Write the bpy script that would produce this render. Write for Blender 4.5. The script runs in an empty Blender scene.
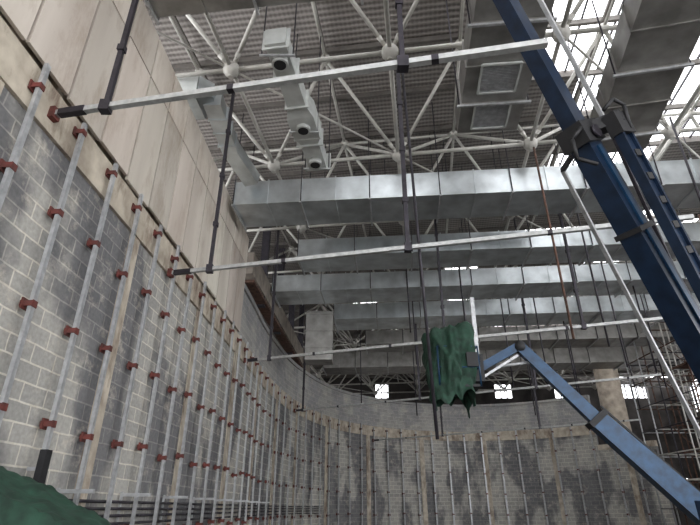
import bpy, math, random
from mathutils import Vector, Matrix, noise
random.seed(7)
EYE=1.6   # z values below are metres above eye level; the floor is at -EYE
sc=bpy.context.scene

# ---------------------------------------------------------------- materials
def mat(name, col, rough=.6, metal=0., nscale=3., namp=.25, bump=.0, col2=None, detail=6, attr=False, streak=False, stain=None, spos=(.54,.70)):
    m=bpy.data.materials.new(name); m.use_nodes=True
    nt=m.node_tree; N=nt.nodes; L=nt.links
    b=N['Principled BSDF']; b.inputs['Roughness'].default_value=rough; b.inputs['Metallic'].default_value=metal
    tc=N.new('ShaderNodeTexCoord'); nz=N.new('ShaderNodeTexNoise')
    nz.inputs['Scale'].default_value=nscale; nz.inputs['Detail'].default_value=detail
    mp=N.new('ShaderNodeMapping'); L.new(tc.outputs['Object'],mp.inputs[0]); L.new(mp.outputs[0],nz.inputs['Vector'])
    if streak: mp.inputs['Scale'].default_value=(1,1,.15)
    r=N.new('ShaderNodeValToRGB'); c2=col2 or tuple(c*(1-namp*1.6) for c in col)
    r.color_ramp.elements[0].position=.32; r.color_ramp.elements[1].position=.68
    r.color_ramp.elements[0].color=(*c2,1); r.color_ramp.elements[1].color=(*col,1)
    L.new(nz.outputs[0],r.inputs[0]); out=r.outputs[0]
    if stain:
        n3=N.new('ShaderNodeTexNoise'); n3.inputs['Scale'].default_value=1.7; n3.inputs['Detail'].default_value=8; n3.inputs['Roughness'].default_value=.7
        m3=N.new('ShaderNodeMapping'); m3.inputs['Scale'].default_value=(1,1,.35); m3.inputs['Location'].default_value=(9,4,2)
        L.new(tc.outputs['Object'],m3.inputs[0]); L.new(m3.outputs[0],n3.inputs['Vector'])
        r3=N.new('ShaderNodeValToRGB'); r3.color_ramp.elements[0].position=spos[0]; r3.color_ramp.elements[1].position=spos[1]
        r3.color_ramp.elements[0].color=(0,0,0,1); r3.color_ramp.elements[1].color=(.8,.8,.8,1); L.new(n3.outputs[0],r3.inputs[0])
        ms=N.new('ShaderNodeMix'); ms.data_type='RGBA'; L.new(r3.outputs[0],ms.inputs[0]); L.new(out,ms.inputs[6]); ms.inputs[7].default_value=(*stain,1); out=ms.outputs[2]
    if attr:
        a=N.new('ShaderNodeAttribute'); a.attribute_name='tint'
        mx=N.new('ShaderNodeMix'); mx.data_type='RGBA'; mx.blend_type='MULTIPLY'; mx.inputs[0].default_value=1
        L.new(out,mx.inputs[6]); L.new(a.outputs['Color'],mx.inputs[7]); out=mx.outputs[2]
    L.new(out,b.inputs['Base Color'])
    if bump>0:
        bp=N.new('ShaderNodeBump'); bp.inputs['Strength'].default_value=bump; bp.inputs['Distance'].default_value=.05
        L.new(nz.outputs[0],bp.inputs['Height']); L.new(bp.outputs[0],b.inputs['Normal'])
    return m

def block_mat(name, c1,c2,mortar, bw=.56,bh=.27,dark=(.42,.42,.44)):
    m=bpy.data.materials.new(name); m.use_nodes=True
    nt=m.node_tree; N=nt.nodes; L=nt.links; b=N['Principled BSDF']; b.inputs['Roughness'].default_value=.9
    uv=N.new('ShaderNodeUVMap'); uv.uv_map='UVMap'
    nd=N.new('ShaderNodeTexNoise'); nd.inputs['Scale'].default_value=2.3; L.new(uv.outputs[0],nd.inputs['Vector'])
    md=N.new('ShaderNodeMix'); md.data_type='VECTOR'; md.inputs[0].default_value=.04
    L.new(uv.outputs[0],md.inputs[4]); L.new(nd.outputs['Color'],md.inputs[5])
    br=N.new('ShaderNodeTexBrick'); L.new(md.outputs[1],br.inputs['Vector'])
    br.inputs['Scale'].default_value=1; br.inputs['Brick Width'].default_value=bw; br.inputs['Row Height'].default_value=bh
    br.inputs['Mortar Size'].default_value=.016; br.inputs['Mortar Smooth'].default_value=.3
    br.inputs['Color1'].default_value=(*c1,1); br.inputs['Color2'].default_value=(*c2,1); br.inputs['Mortar'].default_value=(*mortar,1)
    mpn=N.new('ShaderNodeMapping'); mpn.inputs['Scale'].default_value=(.75,.40,1); mpn.inputs['Location'].default_value=(2.1,.7,0); L.new(uv.outputs[0],mpn.inputs[0])
    nz=N.new('ShaderNodeTexNoise'); nz.inputs['Scale'].default_value=.55; nz.inputs['Detail'].default_value=4
    L.new(mpn.outputs[0],nz.inputs['Vector'])
    r=N.new('ShaderNodeValToRGB'); r.color_ramp.elements[0].position=.48; r.color_ramp.elements[1].position=.54
    r.color_ramp.elements[0].color=(*dark,1); r.color_ramp.elements[1].color=(1.0,.98,.93,1)
    L.new(nz.outputs[0],r.inputs[0])
    mx=N.new('ShaderNodeMix'); mx.data_type='RGBA'; mx.blend_type='MULTIPLY'; mx.inputs[0].default_value=1
    L.new(br.outputs[0],mx.inputs[6]); L.new(r.outputs[0],mx.inputs[7])
    n4=N.new('ShaderNodeTexNoise'); n4.inputs['Scale'].default_value=1.6; n4.inputs['Detail'].default_value=9; n4.inputs['Roughness'].default_value=.75
    L.new(uv.outputs[0],n4.inputs['Vector'])
    r4=N.new('ShaderNodeValToRGB'); r4.color_ramp.elements[0].position=.53; r4.color_ramp.elements[1].position=.68
    r4.color_ramp.elements[0].color=(0,0,0,1); r4.color_ramp.elements[1].color=(.7,.7,.7,1); L.new(n4.outputs[0],r4.inputs[0])
    m4=N.new('ShaderNodeMix'); m4.data_type='RGBA'; L.new(r4.outputs[0],m4.inputs[0]); L.new(mx.outputs[2],m4.inputs[6]); m4.inputs[7].default_value=(.58,.53,.45,1)
    n2=N.new('ShaderNodeTexNoise'); n2.inputs['Scale'].default_value=14; n2.inputs['Detail'].default_value=4
    L.new(uv.outputs[0],n2.inputs['Vector'])
    m2=N.new('ShaderNodeMix'); m2.data_type='RGBA'; m2.blend_type='OVERLAY'; m2.inputs[0].default_value=.35
    L.new(m4.outputs[2],m2.inputs[6]); L.new(n2.outputs[0],m2.inputs[7])
    L.new(m2.outputs[2],b.inputs['Base Color'])
    bp=N.new('ShaderNodeBump'); bp.inputs['Strength'].default_value=.5; bp.inputs['Distance'].default_value=.02
    L.new(br.outputs['Fac'],bp.inputs['Height']); bp.invert=True; L.new(bp.outputs[0],b.inputs['Normal'])
    return m

def roof_mat():
    m=bpy.data.materials.new('corrugated_deck'); m.use_nodes=True
    nt=m.node_tree; N=nt.nodes; L=nt.links; b=N['Principled BSDF']; b.inputs['Roughness'].default_value=.75
    tc=N.new('ShaderNodeTexCoord'); mp=N.new('ShaderNodeMapping'); mp.inputs['Rotation'].default_value=(0,0,math.radians(8))
    L.new(tc.outputs['Object'],mp.inputs[0])
    w=N.new('ShaderNodeTexWave'); w.bands_direction='Y'; w.inputs['Scale'].default_value=1.5; w.inputs['Distortion'].default_value=.8; w.inputs['Detail Scale'].default_value=4
    L.new(mp.outputs[0],w.inputs['Vector'])
    w2=N.new('ShaderNodeTexWave'); w2.bands_direction='X'; w2.inputs['Scale'].default_value=2.2; L.new(mp.outputs[0],w2.inputs['Vector'])
    mw=N.new('ShaderNodeMix'); mw.data_type='RGBA'; mw.inputs[0].default_value=.25; L.new(w.outputs[0],mw.inputs[6]); L.new(w2.outputs[0],mw.inputs[7])
    r=N.new('ShaderNodeValToRGB'); r.color_ramp.elements[0].color=(.13,.115,.105,1); r.color_ramp.elements[1].color=(.31,.285,.265,1)
    r.color_ramp.elements[0].position=.1; r.color_ramp.elements[1].position=.8
    L.new(mw.outputs[2],r.inputs[0])
    nz=N.new('ShaderNodeTexNoise'); nz.inputs['Scale'].default_value=.5; L.new(tc.outputs['Object'],nz.inputs['Vector'])
    mx=N.new('ShaderNodeMix'); mx.data_type='RGBA'; mx.blend_type='OVERLAY'; mx.inputs[0].default_value=.5
    L.new(r.outputs[0],mx.inputs[6]); L.new(nz.outputs[0],mx.inputs[7]); L.new(mx.outputs[2],b.inputs['Base Color'])
    bp=N.new('ShaderNodeBump'); bp.inputs['Strength'].default_value=.4; bp.inputs['Distance'].default_value=.06
    L.new(w.outputs[0],bp.inputs['Height']); L.new(bp.outputs[0],b.inputs['Normal'])
    return m

M_BLOCK=block_mat('concrete_block',(.41,.405,.39),(.31,.31,.305),(.62,.60,.55))
M_BLOCK2=block_mat('concrete_block_grey',(.38,.38,.38),(.31,.31,.31),(.46,.45,.43),dark=(.8,.8,.8))
M_CONC=mat('beige_concrete',(.60,.54,.44),.9,0,2.2,.3,.5,col2=(.34,.29,.23),stain=(.13,.08,.055),spos=(.50,.66))
M_PANEL=mat('beige_board',(.70,.64,.56),.85,0,1.1,.2,.15,col2=(.52,.46,.395),attr=True,streak=True,stain=(.36,.28,.21),spos=(.50,.74))
M_GALV=mat('galvanised_steel',(.54,.55,.56),.42,.5,9,.2,.05)
M_STRUT=mat('strut_steel',(.56,.57,.56),.45,.3,9,.2,.05)
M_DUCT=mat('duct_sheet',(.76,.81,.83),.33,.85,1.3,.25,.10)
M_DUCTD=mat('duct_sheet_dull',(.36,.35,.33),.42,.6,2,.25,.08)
M_FRAME=mat('painted_tube',(.58,.565,.52),.5,.1,4,.15)
M_PURL=mat('purlin_steel',(.17,.155,.14),.6,.1,4,.2)
M_RED=mat('red_primer',(.17,.04,.032),.75,.1,8,.3,col2=(.08,.03,.025))
M_DARK=mat('dark_steel',(.045,.04,.05),.5,.4,6,.3)
M_BLUE=mat('blue_paint',(.008,.022,.052),.35,.2,5,.3)
M_BLUEL=mat('blue_paint_bright',(.014,.06,.135),.35,.2,5,.3)
M_BLACK=mat('black_rubber',(.015,.015,.017),.6,0,8,.3)
M_GREEN=mat('green_tarp',(.020,.07,.043),.8,0,5,.4,.4)
M_ROOF=roof_mat()
M_FLOOR=mat('floor_concrete',(.15,.14,.13),.9,0,1,.3,.2)
M_WALLD=mat('dark_backdrop',(.10,.09,.085),.9,0,.6,.4)  # backdrop walls coloured dark to stand for the dark space beyond
M_WHITE=mat('white_duct',(.56,.58,.56),.5,.1,3,.15)
M_RUST=mat('rusty_steel',(.16,.085,.06),.8,.2,6,.4)
M_COL=mat('column_concrete',(.50,.43,.35),.9,0,2,.3,.3)
M_BEAMC=mat('dark_concrete',(.30,.26,.22),.9,0,2,.3,.3)  # darker, browner concrete of the edge beam

# ---------------------------------------------------------------- builder
class B:
    def __init__(s,name,mats):
        s.name=name; s.mats=mats; s.v=[]; s.f=[]; s.mi=[]; s.uv=[]; s.tint=[]; s.smooth=[]
    def face(s,idx,m,uv=None,t=(1,1,1),sm=False):
        s.f.append(idx); s.mi.append(s.mats.index(m)); s.uv.append(uv); s.tint.append(t); s.smooth.append(sm)
    def prism(s,cs,m,t=(1,1,1)):
        o=len(s.v); s.v+=[tuple(c) for c in cs]
        for q in ((0,3,2,1),(4,5,6,7),(0,1,5,4),(1,2,6,5),(2,3,7,6),(3,0,4,7)):
            s.face([o+i for i in q],m,None,t)
    def box(s,x0,x1,y0,y1,z0,z1,m,t=(1,1,1)):
        s.prism([(x0,y0,z0),(x1,y0,z0),(x1,y1,z0),(x0,y1,z0),(x0,y0,z1),(x1,y0,z1),(x1,y1,z1),(x0,y1,z1)],m,t)
    def beam(s,p0,p1,w,h,m,w1=None,h1=None,t=(1,1,1),ref=None):
        p0=Vector(p0);p1=Vector(p1);d=(p1-p0).normalized()
        ref=Vector(ref) if ref else (Vector((0,0,1)) if abs(d.z)<.98 else Vector((0,1,0)))
        a=d.cross(ref).normalized(); u=a.cross(d).normalized(); w1=w1 or w; h1=h1 or h
        cs=[]
        for p,ww,hh in((p0,w,h),(p1,w1,h1)):
            cs+=[p-a*ww/2-u*hh/2,p+a*ww/2-u*hh/2,p+a*ww/2+u*hh/2,p-a*ww/2+u*hh/2]
        s.prism(cs,m,t)
    def tube(s,p0,p1,r,m,n=8,r1=None):
        p0=Vector(p0);p1=Vector(p1);d=(p1-p0)
        if d.length<1e-5:return
        d.normalize(); ref=Vector((0,0,1)) if abs(d.z)<.95 else Vector((1,0,0))
        a=d.cross(ref).normalized(); u=a.cross(d); o=len(s.v); r1=r if r1 is None else r1
        for p,rr in((p0,r),(p1,r1)):
            for i in range(n):
                th=2*math.pi*i/n; s.v.append(tuple(p+a*math.cos(th)*rr+u*math.sin(th)*rr))
        for i in range(n):
            j=(i+1)%n; s.face([o+i,o+j,o+n+j,o+n+i],m,None,(1,1,1),True)
        s.face([o+i for i in range(n)][::-1],m); s.face([o+n+i for i in range(n)],m)
    def path(s,pts,r,m,n=6):
        for a,b in zip(pts,pts[1:]): s.tube(a,b,r,m,n)
    def ball(s,c,r,m,nu=10,nv=7):
        o=len(s.v); c=Vector(c)
        for j in range(nv+1):
            ph=math.pi*j/nv
            for i in range(nu):
                th=2*math.pi*i/nu
                s.v.append((c.x+r*math.sin(ph)*math.cos(th),c.y+r*math.sin(ph)*math.sin(th),c.z+r*math.cos(ph)))
        for j in range(nv):
            for i in range(nu):
                k=(i+1)%nu; s.face([o+j*nu+i,o+(j+1)*nu+i,o+(j+1)*nu+k,o+j*nu+k],m,None,(1,1,1),True)
    def done(s):
        me=bpy.data.meshes.new(s.name); me.from_pydata([(x,y,z+EYE) for x,y,z in s.v],[],s.f)
        for m in s.mats: me.materials.append(m)
        me.polygons.foreach_set('material_index',s.mi); me.polygons.foreach_set('use_smooth',s.smooth)
        U=[];C=[]
        for f,uv,t in zip(s.f,s.uv,s.tint):
            for k in range(len(f)):
                U+= list(uv[k]) if uv else [0,0]
                C+= [t[0],t[1],t[2],1]
        ca=me.color_attributes.new('tint','FLOAT_COLOR','CORNER'); ca.data.foreach_set('color',C)
        me.uv_layers.new(name='UVMap'); me.uv_layers['UVMap'].data.foreach_set('uv',U)
        me.update()
        ob=bpy.data.objects.new(s.name,me); sc.collection.objects.link(ob)
        return ob

# ---------------------------------------------------------------- curved wall plan
ctrl=[(-5.4,-12),(-5.2,-6),(-5.0,0),(-4.66,10),(-4.32,20),(-4.15,26),(-3.2,33),(-.6,40),(4.3,44.7),(10.5,46.3),(16.5,44.3),(22,39),(25,33),(27,27)]
def cr(p0,p1,p2,p3,t):
    return tuple(.5*((2*b)+(-a+c)*t+(2*a-5*b+4*c-d)*t*t+(-a+3*b-3*c+d)*t**3) for a,b,c,d in zip(p0,p1,p2,p3))
fine=[]
for i in range(1,len(ctrl)-2):
    for k in range(24): fine.append(cr(*ctrl[i-1:i+3],k/24))
fine.append(ctrl[-2])
S=[0]
for a,b in zip(fine,fine[1:]): S.append(S[-1]+math.dist(a,b))
def at(s,off=0.):
    s=max(0,min(S[-1]-1e-4,s))
    lo,hi=0,len(S)-1
    while hi-lo>1:
        mid=(lo+hi)//2
        if S[mid]<=s: lo=mid
        else: hi=mid
    i=lo; t=(s-S[i])/(S[i+1]-S[i]); a=fine[i]; b=fine[i+1]
    tx,ty=b[0]-a[0],b[1]-a[1]; l=math.hypot(tx,ty); tx/=l;ty/=l
    return Vector((a[0]+(b[0]-a[0])*t+ty*off, a[1]+(b[1]-a[1])*t-tx*off,0)),Vector((tx,ty,0)),Vector((ty,-tx,0))
def s_of_y(y):
    for i in range(len(fine)-1):
        if fine[i][1]<=y<fine[i+1][1]: return S[i]+(y-fine[i][1])/(fine[i+1][1]-fine[i][1])*(S[i+1]-S[i])
def s_of_x(x):
    for i in range(len(fine)-1):
        if fine[i][0]<=x<fine[i+1][0] and fine[i][1]>20: return S[i]
def strip(b,s0,s1,z0,z1,off,th,m,step=.7,t=(1,1,1)):
    n=max(1,int((s1-s0)/step)); o=len(b.v); ss=[s0+(s1-s0)*i/n for i in range(n+1)]
    for s in ss:
        f=at(s,off)[0]; k=at(s,off-th)[0]
        b.v+=[(f.x,f.y,z0),(f.x,f.y,z1),(k.x,k.y,z1),(k.x,k.y,z0)]
    for i in range(n):
        q=o+i*4; r=q+4; u0,u1=ss[i],ss[i+1]
        b.face([q,q+1,r+1,r],m,[(u0,z0),(u0,z1),(u1,z1),(u1,z0)],t)
        b.face([q+1,q+2,r+2,r+1],m,[(u0,z1),(u0,z1+th),(u1,z1+th),(u1,z1)],t)
        b.face([q+2,q+3,r+3,r+2],m,[(u0,z1),(u0,z0),(u1,z0),(u1,z1)],t)
        b.face([q+3,q,r,r+3],m,[(u0,z0),(u0,z0+th),(u1,z0+th),(u1,z0)],t)
    b.face([o,o+3,o+2,o+1],m,None,t); q=o+n*4; b.face([q,q+1,q+2,q+3],m,None,t)

SE=s_of_y(18.9); SEND=s_of_x(22.3); SR=s_of_x(19.6)
w=B('wall_left',[M_BLOCK,M_BLOCK2,M_CONC])
strip(w,0,SR,-EYE,5.35,0,.3,M_BLOCK)
strip(w,SR,SEND,-EYE,4.1,0,.3,M_BLOCK)
strip(w,SR,SEND,4.1,4.5,.05,.4,M_CONC)
strip(w,0,SE,5.35,10.1,-.05,.25,M_CONC)
strip(w,SE,SR,6.05,8.2,-.1,.25,M_BLOCK2)
strip(w,SE,SR,8.2,8.4,0.0,.4,M_BLOCK2)
strip(w,0,SR,5.3,6.05,.07,.4,M_CONC)
s=1.6
while s<SEND-1:
    strip(w,s,s+.42,-EYE,5.32 if s<SR-.5 else 4.1,.035,.1,M_CONC,.5); s+=4.6 if s<34 else 5.6
w.done()

b=B('cladding_panels',[M_PANEL,M_CONC,M_RUST])
s=.0
while s<SE-.3:
    e=min(SE,s+1.12); k=random.uniform(.76,1.08); wv=random.uniform(-.03,.03)
    strip(b,s+.03,e-.03,6.07+random.uniform(-.0,.08),8.9,.14,.06,M_PANEL,2,(k,k*(1+wv),k*(1+wv*.5)))
    k=random.uniform(.84,1.08)
    strip(b,s+.03,e-.03,8.94,10.15,.14,.06,M_PANEL,2,(k,k,k))
    s=e
b.done()

b=B('stud_frame_with_brackets',[M_GALV,M_RED,M_DARK])
s=1.0; SW=s_of_y(26)
lv=[-.4,1.15,2.7,4.25,5.7]
while s<SEND-.3:
    p,t,n=at(s,.20)
    wd=.085 if s<SW else .12
    jit=random.uniform(-.12,.12); top=(6.0 if s<SR else 4.4)+jit
    b.beam(p+Vector((0,0,-EYE)),p+Vector((0,0,top)),wd,.06,M_GALV,ref=n)
    for z in lv:
        if z>top: continue
        z+=random.uniform(-.08,.08)
        for sg in(-.052,.052):
            q,_,_=at(s+sg,0)
            b.beam(Vector((q.x,q.y,z))+n*.05,Vector((q.x,q.y,z))+n*.235,.012,.085,M_RED)
        q,_,_=at(s,0.095)
        b.beam(Vector((q.x,q.y,z-.08)),Vector((q.x,q.y,z+.08)),.17,.025,M_RED,ref=n)
        c=p+Vector((0,0,z)); b.beam(c-t*.055+n*.036,c+t*.055+n*.036,.015,.10,M_RED)
    s+=1.18 if s<SW-3 else 1.5
b.done()

b=B('conduit_run',[M_DARK,M_GALV])
for z in (.12,.0,-.12,-.26):
    pts=[at(q,.11)[0]+Vector((0,0,z)) for q in [i*1.5 for i in range(30)]]
    b.path(pts,.03,M_DARK)
for q in [i*2.3+1 for i in range(14)]:
    p,t,n=at(q,0); b.beam(p+Vector((0,0,.25))+n*.05,p+Vector((0,0,.25))+n*.65,.06,.06,M_GALV)
    b.beam(p+Vector((0,0,-.4))+n*.07,p+Vector((0,0,.3))+n*.07,.05,.04,M_GALV,ref=n)
b.done()

b=B('edge_beam',[M_CONC,M_RUST,M_DARK,M_BEAMC])
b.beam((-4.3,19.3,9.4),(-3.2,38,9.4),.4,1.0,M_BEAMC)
b.beam((-4.25,19.3,8.55),(-3.15,38,8.55),.5,.12,M_RUST)
for y in (22,26,30,34):
    x=-4.3+(y-19.2)*.0585; b.beam((x,y,8.45),(x,y,13.5),.35,.35,M_DARK)
b.done()

# ---------------------------------------------------------------- roof, skylights & openings added for light
ROOFZ=14.0
G=4.41; ux=Vector((.991,-.136,0)); uy=Vector((.136,.991,0)); O=Vector((-3.3,10.3,0))
def gp(i,j,z): p=O+ux*(G*i)+uy*(G*j); return Vector((p.x,p.y,z))
b=B('ceiling',[M_ROOF,M_DARK,M_FRAME,M_PURL])
sk=set([(4,-1),(4,0),(4,1),(5,-1),(5,0),(5,1),(5,2),(6,1),(6,2),(7,2),(7,3),(6,3),(7,-1),(9,2),(10,2),(6,4),(8,5),(9,5),(5,7),(6,7),(7,6),(3,7),(2,7),(9,10),(10,10),(12,9),(13,9),(16,8),(10,12),(11,12),(7,11),(5,14),(2,13),(15,4),(16,4),(13,12),(14,12),(6,17),(7,17),(17,9),(12,3),(2,-1),(1,-1),
 (3,13),(6,14),(7,14),(8,13),(4,15),(9,14),(1,12),(10,14),(11,14),(5,12),(8,15),(0,11),(3,11),(7,12),(12,14),(3,9),(7,9),(5,4),(2,-2),(5,-3),(0,-3),(3,-4),(8,7),(9,7)])  # extra openings, most hidden by ducts, added to brighten the far wall
for i in range(-5,20):
    for j in range(-7,24):  # rows behind the camera extend the roof, unseen, to cut direct light
        if (i,j) in sk: continue
        a=gp(i/2,j/2,ROOFZ);c=gp((i+1)/2,j/2,ROOFZ);d=gp((i+1)/2,(j+1)/2,ROOFZ);e=gp(i/2,(j+1)/2,ROOFZ)
        up=Vector((0,0,.12)); b.prism([a,c,d,e,a+up,c+up,d+up,e+up],M_ROOF)
for j in range(-7,24):
    b.beam(gp(-2.5,j/2,ROOFZ-.12),gp(10,j/2,ROOFZ-.12),.10,.2,M_PURL)
for i in range(-5,20,2):
    b.beam(gp(i/2,-3.5,ROOFZ-.27),gp(i/2,12,ROOFZ-.27),.08,.1,M_PURL)
for (i,j) in sk:
    for k in(.25,.5,.75):
        b.beam(gp((i+k)/2,j/2,ROOFZ+.03),gp((i+k)/2,(j+1)/2,ROOFZ+.03),.05,.08,M_DARK)
b.done()

b=B('roof_space_frame',[M_FRAME])
LZ=11.0; UZ=13.5
for i in range(-1,10):
    for j in range(-3,11):
        n=gp(i,j,LZ); b.ball(n,.24,M_FRAME,12,8)
        b.tube(n,n+Vector((0,0,-.28)),.08,M_FRAME)
        if i<9: b.tube(n,gp(i+1,j,LZ),.065,M_FRAME)
        if j<10: b.tube(n,gp(i,j+1,LZ),.065,M_FRAME)
        if i<9 and j<10 and (i+j)%2==0: b.tube(n,gp(i+1,j+1,LZ),.035,M_FRAME,6)
        for di in(-.5,.5):
            for dj in(-.5,.5):
                q=gp(i+di,j+dj,UZ); b.tube(n,q,.065,M_FRAME,6); dd=(q-n).normalized()
                b.tube(n+dd*.15,n+dd*.5,.035,M_FRAME,6,.085)
        u=gp(i+.5,j+.5,UZ); b.ball(u,.18,M_FRAME,8,6)
        b.tube(u,gp(i+1.5,j+.5,UZ),.055,M_FRAME,6); b.tube(u,gp(i+.5,j+1.5,UZ),.055,M_FRAME,6)
        b.tube(u,u+Vector((0,0,.26)),.04,M_FRAME,5)
b.done()

# ---------------------------------------------------------------- ducts
def duct(name,x0,y0,x1,y1,zb,h,d,m=M_DUCT,step=1.2,extra=None,hang=True):
    b=B(name,[m,M_DARK,M_GALV,M_WHITE])
    p0=Vector((x0,y0,zb+h/2));p1=Vector((x1,y1,zb+h/2));dr=(p1-p0).normalized();sd=Vector((-dr.y,dr.x,0))
    p0+=sd*d/2;p1+=sd*d/2
    b.beam(p0,p1,d,h,m); Ln=(p1-p0).length; k=0;c=0
    while k<=Ln:
        q=p0+dr*k; b.beam(q-dr*.02,q+dr*.02,d+.07,h+.07,m)
        if hang and c%2==0:
            for sg in(-1,1):
                e=q+sd*sg*(d/2+.06); b.tube((e.x,e.y,zb-.06),(e.x,e.y,13.7),.02,M_DARK,5)
            b.beam((q-sd*(d/2+.12))-Vector((0,0,h/2+.08)),(q+sd*(d/2+.12))-Vector((0,0,h/2+.08)),.06,.06,M_GALV)
        k+=step; c+=1
    if extra: extra(b,p0,p1,dr,sd)
    return b.done()
sl=-.085
def row(name,x0,x1,yr,zb,h,d,**k): return duct(name,x0,yr+sl*x0,x1,yr+sl*x1,zb,h,d,**k)
row('supply_air_duct',-4.1,24,14.7,9.6,.95,1.6)
row('supply_air_duct',-2.2,24,18.8,9.55,.8,1.6)
row('supply_air_duct',-3.8,26,22.4,9.5,.85,1.8)
row('supply_air_duct',-.9,26,26.6,9.5,.9,2.0)
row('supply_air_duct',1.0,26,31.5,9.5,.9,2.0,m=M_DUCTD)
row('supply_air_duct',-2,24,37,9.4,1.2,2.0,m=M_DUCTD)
row('supply_air_duct',-1.0,7.5,16.6,10.6,.45,.9)
def gr(b,p0,p1,dr,sd):
    for k in (.6,1.9,):
        q=p1-dr*(k+.05); z=q.z-.42
        for e in(0,1):
            b.beam(Vector((q.x,q.y,z-.02))-sd*.45+dr*(-.45+.9*e),Vector((q.x,q.y,z-.02))+sd*.45+dr*(-.45+.9*e),.05,.05,M_WHITE)
            b.beam(Vector((q.x,q.y,z-.02))-dr*.45+sd*(-.45+.9*e),Vector((q.x,q.y,z-.02))+dr*.45+sd*(-.45+.9*e),.05,.05,M_WHITE)
        for i in range(17):
            o=-.4+i*.05; b.beam(Vector((q.x,q.y,z-.005))-sd*.44+dr*o,Vector((q.x,q.y,z-.005))+sd*.44+dr*o,.02,.025,M_GALV)
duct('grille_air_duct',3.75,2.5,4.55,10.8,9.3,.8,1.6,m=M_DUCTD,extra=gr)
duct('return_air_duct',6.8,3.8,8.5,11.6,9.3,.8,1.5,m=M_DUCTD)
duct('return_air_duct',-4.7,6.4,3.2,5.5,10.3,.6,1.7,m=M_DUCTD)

b=B('nozzle_air_duct',[M_WHITE,M_BLACK,M_DARK,M_GALV])
def P(k): return Vector((-1.75+.75*k,8.3+4.9*k,9.95))
b.beam(P(0),P(.42),.50,.5,M_WHITE); b.beam(P(.42),P(.5),.50,.5,M_WHITE,.75,.6); b.beam(P(.5),P(.68),.75,.6,M_WHITE)
b.beam(P(.68),P(.74),.75,.6,M_WHITE,.5,.5); b.beam(P(.74),P(1),.55,.5,M_WHITE)
for k in(.02,.2,.42,.68,.74,.98): b.beam(P(k)-Vector((.003,.02,0)),P(k)+Vector((.003,.02,0)),.66 if k<.5 else .8,.62,M_WHITE)
for k in(.1,.58,.9):
    q=P(k)-Vector((0,0,.25)); b.tube(q,q-Vector((0,0,.16)),.2,M_WHITE,14); b.tube(q-Vector((0,0,.14)),q-Vector((0,0,.17)),.15,M_BLACK,14)
for k in (.05,.6,.95):
    for sg in(-.37,.37): b.tube(P(k)+Vector((sg,0,-.3)),P(k)+Vector((sg,0,3.6)),.018,M_DARK,5)
    b.beam(P(k)+Vector((-.42,0,-.36)),P(k)+Vector((.42,0,-.36)),.05,.05,M_GALV)
b.done()
b=B('wall_exhaust_duct',[M_DUCT,M_BLACK,M_WHITE])
b.beam((-5.6,11.2,10.75),(-4.3,11.1,10.75),.9,.8,M_WHITE); b.beam((-4.3,11.1,10.75),(-3.9,11.1,10.75),.9,.8,M_DUCT,.6,.5)
b.beam((-3.95,11.0,10.6),(-3.9,13.2,10.6),.5,.45,M_DUCT); b.beam((-3.9,13.2,10.6),(-3.4,14.6,10.3),.5,.45,M_DUCT)
for y in(11.6,12.2,12.8): b.beam((-3.92,y,10.6),(-3.92,y+.05,10.6),.58,.53,M_DUCT)
b.done()
b=B('riser_duct',[M_DUCTD,M_DUCT])
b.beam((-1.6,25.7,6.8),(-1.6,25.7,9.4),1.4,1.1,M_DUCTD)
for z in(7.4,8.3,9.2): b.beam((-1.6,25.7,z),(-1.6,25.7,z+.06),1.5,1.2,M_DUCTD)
b.done()

# ---------------------------------------------------------------- struts & hangers
def strut(name,p0,p1,hangs):
    b=B(name,[M_STRUT,M_DARK,M_RED])
    p0=Vector(p0);p1=Vector(p1); d=(p1-p0).normalized(); L=(p1-p0).length
    b.beam(p0,p1,.09,.09,M_STRUT)
    k=3.
    while k<L: b.beam(p0+d*k-d*.05,p0+d*k+d*.05,.10,.10,M_DARK); k+=3.
    b.beam(p0+d*.15,p0+d*.6,.11,.11,M_DARK)
    b.beam(p0-d*.0,p0+d*.1,.16,.2,M_RED)
    for (k,lo,r) in hangs:
        q=p0+d*k
        b.beam(q+Vector((0,0,lo)),Vector((q.x,q.y,11.05)),r,r,M_DARK)
        b.beam(q+Vector((0,0,-.1)),q+Vector((0,0,.1)),.16,.14,M_DARK)
        z=q.z+1.2
        while z<10.8: b.beam((q.x,q.y,z),(q.x,q.y,z+.12),r+.04,r+.04,M_DARK); z+=1.5
    return b.done()
strut('suspended_strut',(-4.72,6.15,5.6),(2.65,4.8,5.62),[(.95,-.06,.075),(5.55,-.06,.07)])
strut('suspended_strut',(-4.5,11.4,5.26),(7.0,8.85,5.35),[(1.1,-.06,.08),(5.95,-.06,.10)])
strut('suspended_strut',(-4.2,19.8,5.3),(10.7,14.6,5.35),[(1.1,-.06,.10),(8,-.06,.08),(12.5,-.06,.08)])
strut('suspended_strut',(-3.35,31.2,5.3),(13.8,22.3,5.35),[(.6,-.06,.12),(8,-.06,.1),(14,-.06,.1)])
strut('suspended_strut',(1.8,42.0,4.85),(17.4,31.3,4.8),[(6,-.06,.12),(13,-.06,.12)])
b=B('hanging_pole',[M_DARK]); b.tube((1.45,10.25,11),(1.68,10.2,1.2),.035,M_DARK,8); b.done()
b=B('hanger_rod_set',[M_DARK,M_RUST,M_FRAME])
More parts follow.
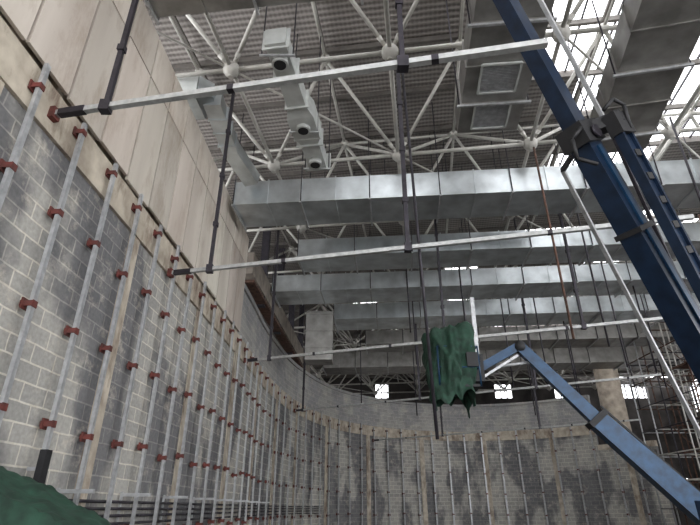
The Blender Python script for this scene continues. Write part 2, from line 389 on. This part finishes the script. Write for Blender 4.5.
for (x,y,z,m) in [(6.1,13.4,4.2,M_RUST),(9.2,17.5,5.2,M_DARK),(11,16,5.2,M_DARK),(13.4,22,5.4,M_DARK),(8,25,5.4,M_DARK),(5,21,6.2,M_DARK),(12,27,5,M_DARK),(15.5,25,5.4,M_DARK),(11,31,5,M_DARK),(14.5,18,5,M_RUST),(2.7,22,7.2,M_DARK),(10,12.2,5.5,M_DARK),
   (3.3,25,6.5,M_DARK),(6.2,29,5.6,M_DARK),(9.6,24.6,5.4,M_DARK),(13,29,4.9,M_DARK),(0.6,29.3,5.3,M_DARK),(16.2,29,5,M_DARK),(8.2,13,6,M_DARK),(4.2,33,5.3,M_DARK),(11.5,20.8,5.3,M_DARK)]:
    b.tube((x,y,11),(x+.05,y,z),.035,m,6)
b.done()

# ---------------------------------------------------------------- column, far walls, floor
b=B('concrete_column',[M_COL]); b.tube((22.0,43.2,-EYE),(22.0,43.2,11.2),.95,M_COL,28); b.beam((22.0,43.2,11.2),(22.0,43.2,11.7),2.4,2.4,M_COL); b.done()
b=B('floor',[M_FLOOR]); b.box(-14,40,-16,62,-EYE-.2,-EYE,M_FLOOR); b.done()
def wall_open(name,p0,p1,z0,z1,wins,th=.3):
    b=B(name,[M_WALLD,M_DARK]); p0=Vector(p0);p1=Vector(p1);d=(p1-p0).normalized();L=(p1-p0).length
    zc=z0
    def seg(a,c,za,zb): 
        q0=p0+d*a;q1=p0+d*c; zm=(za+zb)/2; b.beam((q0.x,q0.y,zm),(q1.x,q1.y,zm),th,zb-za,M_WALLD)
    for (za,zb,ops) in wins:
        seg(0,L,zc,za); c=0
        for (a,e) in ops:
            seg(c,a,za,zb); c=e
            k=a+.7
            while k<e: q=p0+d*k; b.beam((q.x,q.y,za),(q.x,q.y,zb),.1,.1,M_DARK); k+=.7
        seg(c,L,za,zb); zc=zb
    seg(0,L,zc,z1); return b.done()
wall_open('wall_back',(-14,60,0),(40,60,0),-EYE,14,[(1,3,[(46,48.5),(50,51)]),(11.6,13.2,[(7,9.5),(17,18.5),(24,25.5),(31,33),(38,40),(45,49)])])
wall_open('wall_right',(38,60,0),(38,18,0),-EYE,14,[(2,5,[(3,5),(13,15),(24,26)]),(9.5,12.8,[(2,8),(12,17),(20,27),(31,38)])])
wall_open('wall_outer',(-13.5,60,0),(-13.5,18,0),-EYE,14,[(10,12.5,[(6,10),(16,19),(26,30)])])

b=B('tower_scaffold',[M_FRAME,M_RUST,M_DARK,M_GALV])
rm=lambda: random.choice([M_FRAME,M_GALV,M_RUST,M_DARK])
xs=[18.0+1.3*i for i in range(8)]; ys=[26.5+1.5*i for i in range(5)]; zs=[-EYE+.2+1.4*i for i in range(9)]
for x in xs:
    for y in ys: b.tube((x,y,-EYE),(x,y,10.7),.04,rm(),6)
for z in zs:
    for y in ys: b.tube((xs[0],y,z),(xs[-1],y,z),.035,rm(),6)
    for x in xs: b.tube((x,ys[0],z),(x,ys[-1],z),.035,rm(),6)
for i in range(7):
    for k in range(8):
        b.tube((xs[i],ys[0],zs[k]),(xs[i+1],ys[0],zs[k+1]),.03,rm(),5)
        if (i+k)%2: b.tube((xs[i+1],ys[2],zs[k]),(xs[i],ys[2],zs[k+1]),.03,M_RUST,5)
for z in (zs[2],zs[4],zs[6]): b.box(xs[0],xs[4],ys[0],ys[1],z+.04,z+.09,M_RUST)
b.done()

# ---------------------------------------------------------------- boom lifts
def chassis(b,c,yaw,blue):
    R=Matrix.Rotation(yaw,3,'Z'); c=Vector(c)
    T=lambda x,y,z: c+R@Vector((x,y,z))
    b.beam(T(-1.6,0,.75),T(1.6,0,.75),1.3,.45,blue)
    for x in(-1.3,1.3):
        b.beam(T(x,-1.0,.5),T(x,1.0,.5),.2,.2,M_BLACK)
        for y in(-1.1,1.1): b.tube(T(x,y-.18,.5),T(x,y+.18,.5),.5,M_BLACK,20); b.tube(T(x,y-.2,.5),T(x,y+.2,.5),.2,blue,12)
    b.tube(T(0,0,.95),T(0,0,1.2),.55,M_BLACK,20); b.beam(T(-1.2,0,1.45),T(1.6,0,1.45),1.6,.5,blue); b.beam(T(.6,0,1.6),T(1.6,0,1.6),1.7,.8,blue)

b=B('boom_lift',[M_BLUE,M_BLUEL,M_BLACK,M_GALV,M_FRAME,M_DARK])
base=Vector((6.0,7.5,-.35)); j=Vector((3.46,5.97,4.95)); far=Vector((1.75,4.95,8.9))
chassis(b,(6.2,7.6,-EYE),.5,M_BLUE)
b.beam(base,j,.36,.42,M_BLUE,.30,.38)
b.beam(j-(far-j).normalized()*.8,far,.25,.30,M_BLUE,.22,.26)
dj=(base-j).normalized()
sv=dj.cross(Vector((0,0,1))).normalized()
b.beam(j-dj*.22,j+dj*.12,.42,.52,M_BLACK); b.beam(j+dj*1.5,j+dj*1.58,.39,.46,M_BLACK)
for e in(-.22,.22): b.tube(j+sv*e,j+sv*(e*1.2),.10,M_DARK,14)
b.beam(j+dj*.2+sv*.17,base+sv*.2,.03,.1,M_BLUEL)
q0=Vector((3.88,5.72,5.15)); q1=Vector((5.55,6.6,-.2)); dq=(q1-q0).normalized(); sq=dq.cross(Vector((0,0,1))).normalized(); uq=sq.cross(dq)
b.beam(q0,q1,.05,.26,M_BLUE)
for e in(-.12,.12): b.beam(q0+uq*e,q1+uq*e,.14,.05,M_BLUE)
k=.25
while k<(q1-q0).length:
    b.beam(q0+dq*k-uq*.07,q0+dq*k+uq*.07,.1,.14,M_BLACK,ref=sq); k+=.38
b.beam(q0-dq*.05,q0+dq*.3,.2,.34,M_BLACK)
b.beam(j+Vector((.05,-.05,.1)),q0+Vector((.1,0,.0)),.18,.2,M_BLACK)
hp=[j+Vector((-.12,-.3,.0)),j+Vector((-.28,-.25,-.2)),j+Vector((-.25,-.2,-.5)),j+Vector((0.02,-.2,-.6))]; b.path(hp,.03,M_BLACK)
hp=[q0+Vector((-.2,-.1,.05)),q0+Vector((-.05,-.15,.22)),q0+Vector((.12,-.1,.15)),q0+Vector((.18,0,-.2))]; b.path(hp,.03,M_BLACK)
b.beam((3.0,5.4,7.45),(4.2,6.35,5.3),.06,.08,M_GALV); b.beam((4.2,6.35,5.3),(5.5,7.3,1.0),.05,.05,M_DARK)
b.beam((3.6,7.0,5.15),(5.9,8.9,1.1),.06,.07,M_GALV); b.beam((3.6,7.0,5.15),(3.5,6.1,5.0),.07,.07,M_DARK)
b.beam((5.9,8.9,1.1),(6.2,8.2,-.1),.08,.08,M_GALV)
b.box(.6,2.2,4.0,4.9,8.7,8.78,M_BLACK)
for x in(.6,2.2):
    for y in(4.0,4.9): b.tube((x,y,8.7),(x,y,9.8),.025,M_BLUEL)
for z in(9.25,9.8):
    for y in(4.0,4.9): b.tube((.6,y,z),(2.2,y,z),.022,M_BLUEL)
    for x in(.6,2.2): b.tube((x,4.0,z),(x,4.9,z),.022,M_BLUEL)
b.done()

def tarp(b,c,rx,ry,zt,zb,m,seed=0,fold=.16,n=90,rings=34,flat=.45):
    o=len(b.v); c=Vector(c)
    for r in range(rings+1):
        t=r/rings; q=0
        if t<.3: rad=t/.3; z=zt-(rad**2.5)*flat*.35
        else:
            q=(t-.3)/.7; rad=1+.10*math.sin(q*3)-.05*q; z=zt-flat*.35-q*(zt-flat*.35-zb)
        for i in range(n):
            th=2*math.pi*i/n
            sqr=1/max(abs(math.cos(th)),abs(math.sin(th)))**.7
            cx,sx=math.cos(th),math.sin(th)
            nv=noise.noise(Vector((cx*1.8+seed,sx*1.8,z*1.1)))+.6*abs(noise.noise(Vector((cx*4+seed,sx*4,z*2.2))))+.3*noise.noise(Vector((cx*9,sx*9,z*4+seed)))
            f=1+(fold*nv*2)*min(1,t*2.5)
            zz=z+(.34*noise.noise(Vector((cx*2.0*rad,sx*2.0*rad,seed+3)))*(1+q*.9))
            b.v.append((c.x+rx*rad*f*cx*sqr,c.y+ry*rad*f*sx*sqr,zz))
    for r in range(rings):
        for i in range(n):
            k=(i+1)%n; b.face([o+r*n+i,o+(r+1)*n+i,o+(r+1)*n+k,o+r*n+k],m,None,(1,1,1),True)

b=B('boom_lift',[M_BLUEL,M_BLUE,M_BLACK,M_GALV,M_GREEN])
base=Vector((9.6,13.9,-1.0)); top=Vector((5.05,14.6,4.32)); mid=Vector((6.75,14.33,2.2))
chassis(b,(11.0,13.9,-EYE-.02),0,M_BLUE)
b.beam(base,(10.4,13.9,-.15),.4,.4,M_BLUE)
b.beam(base,mid,.46,.58,M_BLUEL,.42,.50); b.beam(mid-(top-mid).normalized()*.6,top,.28,.36,M_BLUEL,.24,.30)
b.beam(mid-(top-mid).normalized()*.08,mid+(top-mid).normalized()*.08,.50,.56,M_BLACK)
b.beam(mid+Vector((.1,-.2,.33)),base+Vector((0,-.2,.35)),.05,.05,M_BLACK)
b.ball(top,.2,M_BLACK)
b.beam(top+Vector((.0,0,.04)),(3.75,14.75,3.68),.18,.24,M_BLUEL); b.beam(top+Vector((-.1,0,-.25)),(3.8,14.75,3.40),.07,.07,M_GALV)
b.tube(top+Vector((.25,0,-.45)),(4.3,14.7,3.75),.05,M_GALV)
b.beam((3.75,14.7,3.3),(3.75,14.7,4.1),.3,.3,M_BLACK)
b.box(2.5,3.65,14.1,15.5,3.05,3.12,M_BLACK)
for x in(2.5,3.65):
    for y in(14.1,14.8,15.5): b.tube((x,y,3.05),(x,y,4.2),.025,M_BLUEL)
for z in(3.6,4.2):
    for y in(14.1,15.5): b.tube((2.5,y,z),(3.65,y,z),.022,M_BLUEL)
    for x in(2.5,3.65): b.tube((x,14.1,z),(x,15.5,z),.022,M_BLUEL)
b.box(3.3,3.62,14.0,14.3,3.6,4.0,M_BLACK)
tarp(b,(2.93,14.8,0),.60,.72,4.95,2.75,M_GREEN,seed=1.3,fold=.18)
b.beam((3.75,14.6,3.9),(3.78,14.6,5.9),.12,.1,M_GALV)
b.done()

b=B('tarp_covered_stack',[M_GREEN,M_BLACK])
NX,NY=44,28; o=len(b.v)
for jy in range(NY+1):
    for ix in range(NX+1):
        x=-4.5+1.62*ix/NX; y=5.9+1.5*jy/NY
        edge=min(ix,NX-ix)/3.; edge2=min(jy,NY-jy)/3.
        top=.52-(x+4.55)*.50
        z=top+.10*noise.noise(Vector((x*1.7,y*1.7,2)))+.08*abs(noise.noise(Vector((x*5,y*4,7))))
        k=min(1,edge,edge2); k=k**.5
        z=-EYE+.02+(z+EYE)*k
        b.v.append((x,y,z))
for jy in range(NY):
    for ix in range(NX):
        q=o+jy*(NX+1)+ix; b.face([q,q+1,q+NX+2,q+NX+1],M_GREEN,None,(1,1,1),True)
b.done()
b=B('black_box',[M_BLACK,M_GALV]); p,t,n=at(s_of_y(7.6),.45)  # plain black box on a short wall arm
b.beam(p+Vector((0,0,.3)),p+Vector((0,0,.75)),.14,.10,M_BLACK,ref=n); b.beam(p-n*.2+Vector((0,0,.5)),p+Vector((0,0,.5)),.05,.05,M_GALV); b.done()

# ---------------------------------------------------------------- light
wd=bpy.data.worlds.new('overcast'); sc.world=wd; wd.use_nodes=True
bg=wd.node_tree.nodes['Background']; bg.inputs[0].default_value=(.97,.975,1,1); bg.inputs[1].default_value=4.3
sc.view_settings.view_transform='Standard'

cd=bpy.data.cameras.new('camera'); cam=bpy.data.objects.new('camera',cd); sc.collection.objects.link(cam)
cam.location=(0,0,EYE); cam.rotation_euler=(math.radians(116),0,0); cd.lens=25.97; cd.sensor_width=36; cd.clip_end=500
sc.camera=cam
